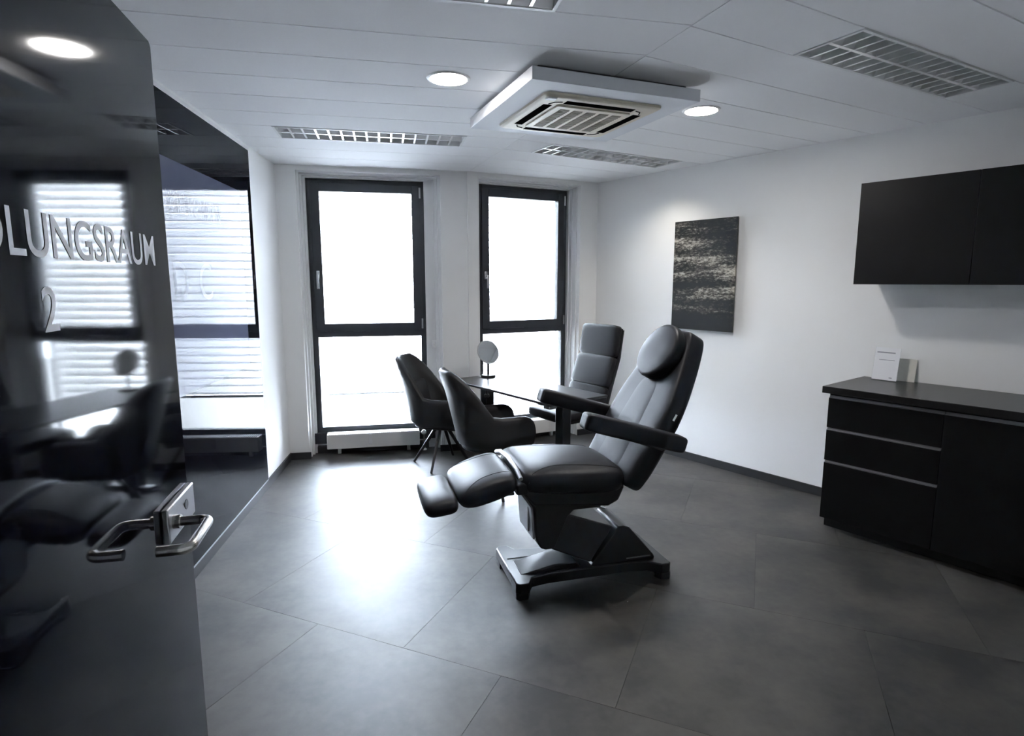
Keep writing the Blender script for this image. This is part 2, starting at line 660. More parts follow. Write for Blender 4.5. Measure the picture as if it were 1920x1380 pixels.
# ------------------------------------------------------------------ windows
def window(key, name, label):
    w = WIN[key]
    f0, f1 = w['f']
    zt, zb = w['zt'], 0.17
    root = thing(name, label, None, w['P'], w['a'], kind='structure')
    y0, y1 = OFFW, OFFW + 0.07

    def ring(m, a, b, c, d, t, y0_, y1_, tb=None):
        tb = tb or t
        m.box(a, a + t, y0_, y1_, c, d)
        m.box(b - t, b, y0_, y1_, c, d)
        m.box(a + t, b - t, y0_, y1_, d - t, d)
        m.box(a + t, b - t, y0_, y1_, c, c + tb)
        return m

    fr = ring(MB(), f0, f1, zb, zt, 0.045, y0, y1, 0.06).build('frame', 'window_frame', root, 0.003)
    MB().box(f0 + 0.045, f1 - 0.045, y0, y1, 1.055, 1.115).build('transom', 'window_frame', root, 0.003)
    sa = ring(MB(), f0 + 0.035, f1 - 0.035, 1.105, zt - 0.035, 0.072, y0 - 0.018, y0 + 0.05).build('sash', 'window_frame', root, 0.004)
    MB().box(f0 + 0.10, f1 - 0.10, y0 + 0.02, y0 + 0.026, 1.17, zt - 0.10).build('pane', 'pane_glass', sa, smooth=0)
    MB().box(f0 + 0.04, f1 - 0.04, y0 + 0.03, y0 + 0.036, zb + 0.05, 1.06).build('pane', 'pane_glass', root, smooth=0)
    # handle on the left stile, hinges on the right
    hx, hz = f0 + 0.072, 1.60
    h = MB().box(hx - 0.014, hx + 0.014, y0 - 0.026, y0 - 0.018, hz - 0.03, hz + 0.045).build('handle_plate', 'alu', sa, 0.004)
    MB().tube([(hx, y0 - 0.02, hz), (hx, y0 - 0.062, hz)], 0.008, 10).build('handle_neck', 'alu', sa)
    MB().box(hx - 0.010, hx + 0.010, y0 - 0.072, y0 - 0.056, hz - 0.115, hz + 0.012).build('handle_lever', 'alu', sa, 0.005)
    for z in (zt - 0.10, 1.17):
        MB().tube([(f1 - 0.036, y0 - 0.024, z - 0.045), (f1 - 0.036, y0 - 0.024, z + 0.045)], 0.009, 10).build('hinge', 'alu_dull', sa)
    MB().box(f0 - 0.02, f1 + 0.02, y0 + 0.07, OUTW + 0.12, 0.10, 0.165).build('outer_sill', 'alu_dull', root)
    return root


window('L', 'window_1', 'tall dark-framed left window with bright glass')
window('R', 'window_2', 'tall dark-framed right window behind the desk')

# dark plinth under the frames
for key, nm, lab in (('L', 'trim_3', 'dark grey plinth strip under the left window'), ('R', 'trim_4', 'dark grey plinth strip under the right window')):
    w = WIN[key]
    o = MB().box(w['f'][0] - 0.045, w['f'][1] + 0.06, OFFW - 0.045, OFFW, 0.085, 0.185).build(nm, 'window_frame', None, 0.003)
    o.location = w['P']
    o.rotation_euler = (0, 0, w['a'])
    tag(o, lab, kind='structure')


# ------------------------------------------------------------------ outside blinds
def slat_mesh(width, chord, sag):
    m = MB()
    rings = []
    ts = (-0.5, -0.3, -0.15, 0.0, 0.2, 0.4, 0.5)
    for t in ts:
        rings.append([(0, t * chord, sag * (1 - 4 * t * t)), (width, t * chord, sag * (1 - 4 * t * t))])
    v = [p for r in rings for p in r]
    f = [(2 * i, 2 * i + 1, 2 * i + 3, 2 * i + 2) for i in range(6)]
    return m.add(v, f)


def blind(key, mat, lip_shade, tilt, label):
    w = WIN[key]
    f0, f1 = w['f']
    root = thing('venetian_blind', label, 'blind', w['P'], w['a'], group='outside blinds of the two windows')
    x0, x1 = f0 - 0.03, f1 + 0.03
    me = slat_mesh(x1 - x0, 0.080, 0.007).mesh('slat', 60)
    me.materials.append(MATS[mat])
    me.materials.append(MATS[lip_shade])
    for p in me.polygons:                        # rolled lip along one long edge, darkened as painted shade between slats
        if p.center.y < -0.026:
            p.material_index = 1
    z = 0.545
    y = OFFW + 0.26
    while z < 2.46:
        s = bpy.data.objects.new('slat', me)
        COL.objects.link(s)
        s.parent = root
        s.location = (x0, y, z)
        s.rotation_euler = (R(tilt), 0, 0)
        z += 0.0715
    MB().box(x0, x1, y - 0.025, y + 0.025, 0.475, 0.50).build('bottom_rail', 'alu', root, 0.004)
    for x in (x0 + 0.14, x1 - 0.14):
        MB().tube([(x, y - 0.036, 0.49), (x, y - 0.036, 2.5)], 0.0016, 6).build('cord', 'alu_dull', root)
    for x in (x0 - 0.012, x1 + 0.012):
        MB().box(x - 0.012, x + 0.012, y - 0.02, y + 0.02, 0.17, 2.52).build('guide_rail', 'window_frame', root)
    return root


blind('L', 'slat_bright', 'slat_lip_shade', 62, 'bright closed slat blind outside the left window')
blind('R', 'slat_dim', 'slat_lip_shade_dark', 64, 'closed slat blind outside the right window behind the desk mirror')

tr_o = MB().box(-9, 9, 5.0, 16, -0.35, -0.25).build('terrace_floor', 'terrace', smooth=0)
tr_o.location = (0, 1.3, 0)
tag(tr_o, 'pale terrace floor outside the windows', kind='structure')

# ------------------------------------------------------------------ baseboards
bb = MB().box(0.0, k_, 0.0, 0.012, 0.0, 0.062).build('baseboard_left', 'black_board', smooth=0)
bb.location = L0
bb.rotation_euler = (0, 0, A_WL)
tag(bb, 'black baseboard along the left wall', kind='structure')
bb = MB().box((CR - WR0).dot(tR) - 0.0, -1.56, -0.012, 0.0, 0.0, 0.065).build('baseboard_right', 'black_board', smooth=0)
bb.location = WR0
bb.rotation_euler = (0, 0, A_WR)
tag(bb, 'black baseboard along the right wall', kind='structure')
for key, nm, s0, s1, lab in (('L', 'baseboard_window_left', 0.0, 1.60, 'black baseboard stepping into the left window niche'), ('R', 'baseboard_window_right', 0.0, 1.356, 'black baseboard under the right window')):
    w = WIN[key]
    n0, n1 = w['niche'][0] + 0.015, w['niche'][1] - 0.04
    if key == 'R':
        n1 = w['niche'][1]
    m = MB()
    m.box(s0, n0, -0.012, 0.0, 0.0, 0.06)
    m.box(n1, s1, -0.012, 0.0, 0.0, 0.06)
    m.box(w['f'][0], w['f'][1], OFFW - 0.05, OFFW - 0.0, 0.0, 0.06)
    bb = m.build(nm, 'black_board', smooth=0)
    bb.location = w['P']
    bb.rotation_euler = (0, 0, w['a'])
    tag(bb, lab, kind='structure')

# ------------------------------------------------------------------ black glass on the left wall
gp = thing('glass_wall_panel', 'tall black mirror-like glass panel covering the left wall', 'glass panel', L0, A_WL)
g0 = 0.72
MB().box(g0, k_ - 0.9, 0.002, 0.012, 0.072, 2.455).build('pane', 'black_glass', gp, smooth=0)
MB().box(g0, k_ - 0.9, 0.0, 0.013, 0.062, 0.072).build('bottom_profile', 'alu_dull', gp)
MB().box(g0, k_ - 0.9, 0.0, 0.016, 2.455, 2.475).build('top_profile', 'white_trim', gp)

bd = thing('welcome_board', 'blue-grey glossy board with faint lettering on the black glass panel', 'board', L0, A_WL)
MB().box(0.99, 2.30, 0.0125, 0.018, 0.975, 2.145).build('board_pane', 'board_glass', bd, 0.001)
TM = Matrix(((-1, 0, 0, 2.10), (0, 0, 1, 0.0181), (0, 1, 0, 1.89), (0, 0, 0, 1)))
mesh_obj('lettering', text_mesh('WILLKOMMEN', 0.72, 0.105, M=TM), 'faint_print', bd)
TM = Matrix(((-1, 0, 0, 2.08), (0, 0, 1, 0.0181), (0, 1, 0, 1.45), (0, 0, 0, 1)))
mesh_obj('big_letter', text_mesh('D', 0.17, 0.20, M=TM), 'faint_print', bd)
TM = Matrix(((-1, 0, 0, 1.76), (0, 0, 1, 0.0181), (0, 1, 0, 1.45), (0, 0, 0, 1)))
mesh_obj('big_letter', text_mesh('C', 0.18, 0.20, M=TM), 'faint_print', bd)

# ------------------------------------------------------------------ door
TD = R(90 + 13.8)
DE = Vector((-0.693, 1.208, 0))
DW = 0.97
HG = DE - Vector((math.cos(TD), math.sin(TD), 0)) * DW
door = thing('door_1', 'open black glass door lettered BEHANDLUNGSRAUM 2 with steel lever handle', None, HG, TD, kind='structure')
leaf = MB().sideprism([(0, 0.008), (DW - 0.012, 0.008), (DW - 0.012, 1.992), (DW - 0.020, 2.0), (0, 2.0)], 0.0, 0.010).build('leaf', 'door_glass', door, smooth=0)
TM = Matrix(((1, 0, 0, 0.088), (0, 0, -1, 0.0), (0, 1, 0, 1.579), (0, 0, 0, 1)))
mesh_obj('lettering', text_mesh('BEHANDLUNGSRAUM', 0.792, 0.0555, fat=0.008, M=TM), 'letter_white', leaf)
TM = Matrix(((1, 0, 0, 0.466), (0, 0, -1, 0.0), (0, 1, 0, 1.488), (0, 0, 0, 1)))
mesh_obj('number', text_mesh('2', 0.036, 0.056, fat=0.008, M=TM), 'letter_white', leaf)
hz = 1.098
lk = MB().box(DW - 0.180, DW - 0.014, -0.013, 0.0, hz - 0.035, hz + 0.032).build('lock_case', 'alu_dull', door, 0.003)
MB().tube([(DW - 0.072, -0.0133, hz + 0.004), (DW - 0.072, -0.0142, hz + 0.004)], 0.010, 16).build('keyhole', 'black_plastic', lk)
sx_ = DW - 0.153


def lever(side, y0):
    s = -1 if side < 0 else 1
    m = MB().tube([(sx_, y0, hz), (sx_, y0 + s * 0.012, hz)], 0.0135, 16)
    m.build('lever_collar', 'steel', door)
    pts = [(sx_, y0 + s * 0.008, hz), (sx_, y0 + s * 0.045, hz)]
    for i in range(1, 7):
        a = R(15 * i)
        pts.append((sx_ - 0.018 * (1 - math.cos(a)), y0 + s * (0.045 + 0.018 * math.sin(a)), hz))
    for i in range(0, 7):
        a = R(15 * i)
        pts.append((sx_ - 0.115 - 0.018 * math.sin(a), y0 + s * (0.045 + 0.018 * math.cos(a)), hz))
    pts.append((sx_ - 0.133, y0 + s * 0.012, hz))
    MB().tube(pts, 0.0095, 14).build('lever', 'steel', door)


lever(-1, -0.013)
lever(1, 0.010)
for z in (0.25, 1.75):
    MB().tube([(0.004, 0.012, z - 0.06), (0.004, 0.012, z + 0.06)], 0.010, 12).build('hinge', 'alu_dull', door)

# short wall and jamb that carry the door
wg = MB().box(-1.1, -0.015, -0.10, 0.0, 0, CZ + 0.12).build('wall_doorway', 'wall_paint', smooth=0)
wg.location = (HG.x, HG.y + 0.0, 0)
wg.rotation_euler = (0, 0, R(-7))
tag(wg, 'white wall stub carrying the door hinges, out of sight', kind='structure')


# ------------------------------------------------------------------ treatment chair
def pmat(ax, az, ang):
    """cushion frame: starts at (ax, az), x runs up at ang in the chair's side plane"""
    return Matrix.Translation((ax, 0, az)) @ Matrix.Rotation(-ang, 4, 'Y')


tc = thing('treatment_chair', 'black leather reclining treatment chair with oval head pillow on metal base', 'treatment chair', (0.375, 3.0, 0), R(15.5))
# base plate with flared feet
base = MB()
base.prism([(-0.41, -0.22), (-0.36, -0.22), (-0.33, -0.165), (-0.24, -0.15), (0.22, -0.15), (0.31, -0.165), (0.37, -0.215), (0.41, -0.215), (0.425, -0.20),
            (0.425, 0.20), (0.41, 0.215), (0.37, 0.215), (0.31, 0.165), (0.22, 0.15), (-0.24, 0.15), (-0.33, 0.165), (-0.36, 0.22), (-0.41, 0.22), (-0.425, 0.2), (-0.425, -0.2)], 0.03, 0.085)
bo = base.build('base_plate', 'black_metal', tc, 0.006)
for x in (-0.39, 0.39):
    for y in (-0.195, 0.195):
        sx, sy = math.copysign(1, x), math.copysign(1, y)
        MB().prism([(sx * 0.425, sy * 0.12), (sx * 0.425, sy * 0.205), (sx * 0.41, sy * 0.22), (sx * 0.365, sy * 0.218), (sx * 0.345, sy * 0.18), (sx * 0.375, sy * 0.12)], 0.0, 0.036).build('foot', 'black_metal', tc, 0.003)
for y in (-0.12, 0.05):
    MB().tube([(-0.4255, y, 0.058), (-0.4265, y, 0.058)], 0.006, 10).build('screw', 'black_plastic', bo)
MB().box(-0.40, -0.06, 0.055, 0.062, 0.085, 0.089).build('seam_strip', 'black_plastic', bo)
MB().sideprism([(-0.38, 0.085), (-0.05, 0.085), (-0.08, 0.118), (-0.20, 0.118)], -0.13, 0.03).build('base_cover', 'cover_plastic', tc, 0.006)
# rear tower, swinging lift arm, column
MB().sideprism([(0.0, 0.085), (0.37, 0.085), (0.36, 0.105), (0.215, 0.272), (0.18, 0.285), (0.15, 0.283)], -0.135, 0.135).build('tower', 'black_metal', tc, 0.006)
MB().box(0.20, 0.34, -0.139, -0.1355, 0.10, 0.106).build('tower_trim', 'alu_dull', tc)
MB().sideprism([(-0.215, 0.20), (0.0, 0.10), (0.125, 0.285), (-0.145, 0.385)], -0.125, 0.125).build('lift_arm', 'cover_plastic', tc, 0.008)
MB().tube([(0.06, 0.115, 0.325), (0.15, 0.115, 0.30), (0.19, 0.115, 0.285)], 0.006, 8).build('arm_rail', 'alu', tc)
MB().sideprism([(-0.36, 0.50), (-0.31, 0.43), (-0.30, 0.265), (-0.275, 0.215), (-0.25, 0.205), (-0.20, 0.205), (-0.13, 0.37), (-0.10, 0.40), (0.05, 0.40), (0.07, 0.50)], -0.135, 0.135).build('column', 'black_metal', tc, 0.008)
cp = MB().sideprism([(-0.372, 0.50), (-0.325, 0.43), (-0.312, 0.262), (-0.302, 0.265), (-0.313, 0.43), (-0.36, 0.50)], -0.12, 0.12).build('column_cover', 'grey_cover', tc, 0.003)
MB().box(-0.3245, -0.318, -0.075, -0.055, 0.29, 0.415).build('cover_slot', 'black_plastic', cp)
# seat carrier
MB().sideprism([(-0.385, 0.575), (-0.385, 0.535), (-0.33, 0.47), (0.06, 0.43), (0.115, 0.455), (0.145, 0.52), (0.14, 0.56)], -0.20, 0.20).build('seat_frame', 'black_metal', tc, 0.01)
seat = MB().pad(0.545, 0.55, 0.135, n=3.6, m=5, wf=lambda t: 0.95 + 0.05 * math.sin(math.pi * t), tf=lambda t: 1.0 + 0.16 * math.sin(math.pi * t * 0.8), M=pmat(-0.405, 0.605, R(-4))).build('seat', 'leather', tc, smooth=60)


def pad_top(x, y, L, W, T, n, m, wf, tf, M):
    """point on the upper surface of a pad"""
    u = 2 * x / L - 1
    ew = max(1e-4, (1 - abs(u) ** (m + 2))) ** (1 / (m + 2))
    eh = max(1e-4, (1 - abs(u) ** m)) ** (1 / m)
    hw, hh = W / 2 * ew * wf(x / L), T / 2 * eh * tf(x / L)
    return M @ Vector((x, y, hh * max(0.0, 1 - abs(y / hw) ** n) ** (1 / n)))


SEAT_A = (0.545, 0.55, 0.135, 3.6, 5, lambda t: 0.95 + 0.05 * math.sin(math.pi * t), lambda t: 1.0 + 0.16 * math.sin(math.pi * t * 0.8), pmat(-0.405, 0.605, R(-4)))
for sg_ in (-1, 1):
    pts = [pad_top(0.03 + 0.48 * i / 24, sg_ * (0.245 - 0.075 * math.sin(min(1.0, i / 9) * math.pi / 2) + 0.03 * i / 24), *SEAT_A) for i in range(25)]
    MB().tube(pts, 0.0018, 6).build('seam', 'leather', seat)
calf = MB().pad(0.30, 0.50, 0.115, n=3.4, m=4, wf=lambda t: 0.90 + 0.10 * t, tf=lambda t: 0.9 + 0.25 * math.sin(math.pi * t), M=pmat(-0.70, 0.520, R(17))).build('leg_rest', 'leather', tc, smooth=60)
CALF_A = (0.30, 0.50, 0.115, 3.4, 4, lambda t: 0.90 + 0.10 * t, lambda t: 0.9 + 0.25 * math.sin(math.pi * t), pmat(-0.70, 0.520, R(17)))
for sg_ in (-1, 1):
    pts = [pad_top(0.04 + 0.24 * i / 16, sg_ * (0.20 - 0.05 * math.sin(min(1.0, i / 8) * math.pi / 2)), *CALF_A) for i in range(17)]
    MB().tube(pts, 0.0016, 6).build('seam', 'leather', calf)
foot = MB().pad(0.165, 0.45, 0.10, n=3.0, m=3.2, wf=lambda t: 0.92 + 0.08 * t, M=pmat(-0.86, 0.487, R(9))).build('foot_rest', 'leather', tc, smooth=60)
MB().box(-0.66, -0.39, -0.05, 0.05, 0.478, 0.492, TR(0, 0, 0)).build('leg_rest_rail', 'black_metal', tc, 0.003)
MB().tube([(-0.412, -0.24, 0.628), (-0.412, -0.15, 0.655), (-0.412, 0.0, 0.667), (-0.412, 0.15, 0.655), (-0.412, 0.24, 0.628)], 0.011, 10).build('hinge_bar', 'alu_dull', tc)
MB().box(-0.43, -0.37, -0.235, 0.235, 0.545, 0.60).build('hinge_block', 'black_plastic', tc, 0.01)


def back_w(t):
    if t < 0.42:
        return 0.95 + 0.05 * math.sin(math.pi / 2 * t / 0.42)
    return 1.0 - 0.56 * ((t - 0.42) / 0.58) ** 1.7


BA = R(60)
back = MB().pad(0.86, 0.57, 0.115, n=6.5, m=13, wf=back_w, st=34, M=pmat(0.155, 0.525, BA)).build('backrest', 'leather', tc, smooth=60)
MB().pad(0.56, 0.36, 0.05, n=3.0, m=6, wf=lambda t: 1.0 - 0.35 * t, M=pmat(0.155, 0.525, BA) @ TR(0.02, 0, 0.0365)).build('back_panel', 'leather', back, smooth=60)
MB().pad(0.80, 0.53, 0.03, n=5, m=9, wf=back_w, st=30, M=pmat(0.155, 0.525, BA) @ TR(0.02, 0, -0.050)).build('back_shell', 'black_plastic', back, smooth=60)
MB().box(0.40, 0.435, -0.287, -0.283, -0.006, 0.006, pmat(0.155, 0.525, BA)).build('maker_tag', 'alu', back)
# oval head pillow
pil = MB()
rings = []
for h, k in ((-0.032, 0.90), (-0.030, 0.97), (-0.018, 1.0), (0.012, 1.0), (0.026, 0.97), (0.032, 0.88), (0.036, 0.5), (0.037, 0.02)):
    rings.append([(0.155 * k * math.cos(2 * math.pi * j / 36), 0.165 * k * math.sin(2 * math.pi * j / 36), h) for j in range(36)])
pil.loft(rings, pmat(0.155, 0.525, BA) @ TR(0.705, 0, 0.088))
pil.build('head_pillow', 'leather', tc, smooth=50)
# armrests: sloping padded bars carried by brackets from the back
for s in (-1, 1):
    arm = MB().pad(0.545, 0.092, 0.084, n=5, m=12, M=Matrix.Translation((-0.135, s * 0.325, 0.915)) @ Matrix.Rotation(R(16.5), 4, 'Y')).build('armrest', 'leather', tc, smooth=60)
    MB().tube([(0.10, s * 0.325, 0.815), (0.20, s * 0.315, 0.78), (0.30, s * 0.285, 0.74)], 0.016, 10).build('arm_bracket', 'black_metal', arm)


# ------------------------------------------------------------------ tub chairs
def tub_chair(loc, rz, label):
    root = thing('tub_chair', label, 'chair', loc, rz, group='tub chairs at the desk')
    root.scale = (1.05, 1.05, 1.05)
    # plan path of the shell: right arm front -> round the back -> left arm front
    plan = []
    AX = (0.24, 0.236, 0.225, 0.205, 0.175, 0.12, 0.06, 0.0, -0.06)
    for i, x_ in enumerate(AX):
        plan.append((x_, -0.235 - 0.002 * i))
    for i in range(1, 16):
        a = R(-90 - 180 * i / 16)
        plan.append((-0.06 + 0.195 * math.cos(a), 0.25 * math.sin(a)))
    for i in range(len(AX) - 1, -1, -1):
        plan.append((AX[i], 0.235 + 0.002 * i))
    rings = []
    for i, (x, y) in enumerate(plan):
        b = max(0.0, min(1.0, (-0.05 - x) / 0.17))
        b = 0.5 * b + 0.5 * b * b * (3 - 2 * b)                        # 0 on the arms, 1 at the back
        edge = max(0.0, min(1.0, (x - 0.16) / 0.08))
        h = 0.575 - 0.085 * (1 - math.sqrt(max(0.0, 1 - edge * edge))) + (0.315 * b)
        lean = -(h - 0.46) * 0.26 * b
        k = 1.0 - 0.05 * b                              # back narrows a little at the top
        ln = math.hypot(x + 0.02, y)
        ix, iy = -(x + 0.06) / ln, -y / ln              # inward direction
        if x > -0.06:
            ix, iy = 0.0, -math.copysign(1, y)
        t = 0.055
        rings.append([
            (x * 0.82 + 0.0, y * 0.80, 0.345),
            (x * 0.96, y * 0.95, 0.385),
            (x, y, 0.45),
            (x + lean * 0.55, y * (1 - 0.03 * b), 0.45 + (h - 0.45) * 0.6),
            (x + lean, y * k, h - 0.02),
            (x + lean + ix * t * 0.25, y * k + iy * t * 0.25, h),
            (x + lean + ix * t * 0.75, y * k + iy * t * 0.75, h),
            (x + lean + ix * t, y * k + iy * t, h - 0.02),
            (x + lean * 0.55 + ix * t * 1.15, y * (1 - 0.03 * b) + iy * t * 1.15, 0.45 + (h - 0.45) * 0.6),
            (x + ix * t * 1.2, y + iy * t * 1.2, 0.45),
            (x * 0.9 + ix * t * 1.2, y * 0.9 + iy * t * 1.2, 0.385),
            (x * 0.78 + ix * t, y * 0.76 + iy * t, 0.352),
        ])
    MB().loft(rings).build('shell', 'felt_leather', root, smooth=65)
    bot = [(p[0] * 0.83, p[1] * 0.81) for p in plan]
    MB().prism(bot, 0.335, 0.375).build('seat_pan', 'black_plastic', root, 0.006)
    MB().pad(0.45, 0.385, 0.10, n=4, m=6, M=TR(-0.19, 0, 0.415)).build('seat_cushion', 'felt_leather', root, smooth=60)
    bm_ = Matrix.Translation((-0.165, 0, 0.47)) @ Matrix.Rotation(R(-104), 4, 'Y')
    MB().pad(0.22, 0.36, 0.05, n=4, m=4, M=bm_ @ TR(0, 0, -0.0)).build('back_cushion', 'felt_leather', root, smooth=60)
    MB().lathe([(0.05, 0.31), (0.055, 0.335)], 16).build('hub', 'black_metal', root)
    for sx, sy in ((1, 0), (0, 1), (-1, 0), (0, -1)):
        MB().tube([(0.03 * sx, 0.03 * sy, 0.335), (0.25 * sx, 0.25 * sy, 0.004)], 0.016, 8, r2=0.010).build('leg', 'black_metal', root)
    return root


tub_chair((-0.15, 4.22, 0), R(20), 'black tub chair nearer the treatment chair, its back to the viewer')
tub_chair((-0.595, 4.865, 0), R(-14), 'black tub chair beside the left window, nearest the radiator')

# ------------------------------------------------------------------ desk
tb = thing('desk', 'narrow black desk on two black column legs by the right window', 'desk', (0.069, 4.533, 0), math.atan2(-0.8, 0.6))
MB().box(-0.62, 0.667, -0.275, 0.275, 0.722, 0.74).build('desk_top', 'table_top', tb, 0.003)
for x in (-0.46, 0.50):
    leg = MB().box(x - 0.04, x + 0.04, -0.04, 0.04, 0.02, 0.70).build('leg', 'black_metal', tb, 0.004)
    MB().box(x - 0.035, x + 0.035, -0.14, 0.25, 0.0, 0.03).build('foot_bar', 'black_metal', leg, 0.006)
    MB().box(x - 0.03, x + 0.03, -0.22, 0.22, 0.70, 0.722).build('top_bar', 'black_metal', leg, 0.003)
MB().box(-0.5, 0.5, -0.03, 0.03, 0.68, 0.70).build('beam', 'black_metal', tb)
MB().lathe([(0.010, 0.722), (0.010, 0.695), (0.018, 0.69), (0.020, 0.672), (0.012, 0.665)], 14, TR(-0.09, -0.262, 0)).build('cable_hook', 'black_plastic', tb)
MB().box(0.60, 0.66, -0.27, -0.20, 0.70, 0.722).build('control_box', 'alu_dull', tb, 0.004)

mr = thing('table_mirror', 'round tilting table mirror on black foot standing on the desk', 'mirror', (-0.205, 4.985, 0.74), R(33))
MB().lathe([(0.062, 0.0), (0.064, 0.006), (0.060, 0.018), (0.02, 0.02)], 28).build('foot', 'black_metal', mr)
MB().tube([(0, 0, 0.015), (0, 0, 0.12)], 0.010, 12).build('stem', 'black_metal', mr)
MM = TR(0, 0, 0.215, rx=R(-113))
MB().lathe([(0.100, -0.006), (0.104, -0.003), (0.104, 0.004), (0.100, 0.007), (0.02, 0.008)], 36, MM).build('mirror_shell', 'mirror_back', mr)
MB().lathe([(0.001, -0.0066), (0.098, -0.0066), (0.098, -0.0062)], 36, MM).build('mirror_glass', 'mirror_face', mr)

# ------------------------------------------------------------------ office chair
oc = thing('office_chair', 'high-backed black leather swivel chair behind the desk', 'chair', (0.48, 4.93, 0), R(180 + 34))
MB().pad(0.50, 0.50, 0.10, n=4, m=5, M=TR(-0.22, 0, 0.455)).build('seat', 'leather', oc, smooth=60)
MB().box(-0.18, 0.18, -0.19, 0.19, 0.385, 0.415).build('seat_pan', 'black_plastic', oc, 0.01)
prev = (-0.20, 0.44)
spine = [(-0.19, 0.50), (-0.235, 0.66), (-0.33, 0.91), (-0.375, 1.175)]
for (a, b), w_, t_ in zip(zip(spine, spine[1:]), (0.46, 0.47, 0.46), (0.075, 0.085, 0.085)):
    ang = math.atan2(b[1] - a[1], b[0] - a[0])
    ln = math.hypot(b[0] - a[0], b[1] - a[1])
    MB().pad(ln + 0.006, w_, t_, n=5, m=7, M=Matrix.Translation((a[0], 0, a[1])) @ Matrix.Rotation(-ang, 4, 'Y')).build('back_cushion', 'leather', oc, smooth=60)
for s in (-1, 1):
    MB().tube([(-0.08, s * 0.225, 0.41), (-0.215, s * 0.230, 0.45), (-0.28, s * 0.230, 0.66), (-0.37, s * 0.226, 0.91), (-0.415, s * 0.215, 1.14)], 0.013, 8).build('back_frame', 'black_metal', oc)
MB().sideprism([(-0.24, 0.46), (-0.222, 0.46), (-0.28, 0.66), (-0.375, 0.91), (-0.418, 1.15), (-0.435, 1.15), (-0.392, 0.91), (-0.297, 0.66)], -0.20, 0.20).build('back_shell', 'black_plastic', oc, 0.004)
MB().lathe([(0.030, 0.10), (0.030, 0.26), (0.022, 0.26), (0.022, 0.39)], 18).build('gas_column', 'chrome', oc)
for k in range(5):
    a = R(72 * k + 18)
    c_, s_ = math.cos(a), math.sin(a)
    arm = MB().tube([(0.03 * c_, 0.03 * s_, 0.105), (0.16 * c_, 0.16 * s_, 0.095), (0.30 * c_, 0.30 * s_, 0.072)], 0.022, 10, r2=0.013, flat=0.7).build('base_arm', 'chrome', oc)
    MB().tube([(0.30 * c_ - 0.018 * s_, 0.30 * s_ + 0.018 * c_, 0.028), (0.30 * c_ + 0.018 * s_, 0.30 * s_ - 0.018 * c_, 0.028)], 0.028, 16).build('caster', 'black_plastic', oc)


# ------------------------------------------------------------------ radiators
def radiator(key, s0, s1, label, valve):
    w = WIN[key]
    root = thing('radiator', label, 'radiator', w['P'], w['a'], group='low white radiators under the windows')
    ya, yb = 0.035, 0.135
    MB().box(s0, s1, ya, yb, 0.062, 0.196).build('body', 'white_enamel', root, 0.006)
    g = MB()
    n = int((s1 - s0 - 0.04) / 0.018)
    for i in range(n):
        x = s0 + 0.02 + i * (s1 - s0 - 0.04) / n
        g.box(x, x + 0.009, ya + 0.012, yb - 0.012, 0.196, 0.2005)
    g.build('top_grille', 'white_trim', root, smooth=0)['kind'] = 'stuff'
    c = s0 + (s1 - s0) * 0.5 - 0.03
    h = MB().box(c - 0.016, c + 0.016, ya - 0.008, ya, 0.095, 0.19).build('bracket', 'white_trim', root, 0.004)
    for x in (s0 + 0.1, s1 - 0.1):
        MB().box(x - 0.015, x + 0.015, yb - 0.03, yb, 0.0, 0.065).build('foot', 'white_trim', root)
    if valve:
        MB().tube([(s1 - 0.002, 0.085, 0.165), (s1 + 0.035, 0.085, 0.165)], 0.010, 10).build('valve_joint', 'chrome', root)
        MB().lathe([(0.014, 0.0), (0.022, 0.008), (0.024, 0.03), (0.018, 0.05)], 16, TR(s1 + 0.04, 0.085, 0.165, rx=R(70))).build('valve_knob', 'white_trim', root)
        MB().tube([(s1 + 0.04, 0.085, 0.16), (s1 + 0.04, 0.085, 0.0)], 0.0075, 10).build('pipe', 'chrome', root)
        MB().lathe([(0.026, 0.0), (0.026, 0.008), (0.012, 0.012), (0.012, 0.03)], 18, TR(s1 + 0.04, 0.085, 0.0)).build('pipe_collar', 'white_trim', root)
        MB().tube([(s1, 0.085, 0.095), (s1 + 0.04, 0.085, 0.095)], 0.008, 10).build('valve_joint', 'chrome', root)
    return root


radiator('L', 0.30, 1.12, 'low white radiator with chrome valve under the left window', True)
radiator('R', 0.20, 1.02, 'low white radiator under the right window behind the desk', False)

# blind switches on the window reveals
for key, s, off, lab in (('L', 1.275, 0.118, 'white blind crank holder beside the left window'), ('R', 1.19, -0.001, 'white blind crank holder beside the right window')):
    w = WIN[key]
    root = thing('crank_holder', lab, 'wall fitting', tuple(w['P']), w['a'], group='blind crank holders')
    MB().box(s - 0.022, s + 0.022, off - 0.012, off, 0.945, 1.02).build('plate', 'white_trim', root, 0.004)
    MB().tube([(s, off - 0.012, 0.99), (s, off - 0.03, 0.985), (s, off - 0.03, 0.955)], 0.007, 8).build('clip', 'white_enamel', root)

# ------------------------------------------------------------------ picture on the right wall
pc = thing('wall_picture', 'unframed abstract picture of cream streaks on black, right wall', 'picture', rw(-2.885, 0.0, 1.60), A_WR)
MB().box(-0.293, 0.293, -0.040, -0.028, -0.452, 0.452).build('print', 'art_print', pc, 0.001)
MB().box(-0.22, 0.22, -0.028, 0.0, -0.36, 0.36).build('hanging_frame', 'alu_dull', pc)

# ------------------------------------------------------------------ cabinets on the right wall
D_B, D_W = 0.585, 0.35
HB, HT = 0.095, 0.873


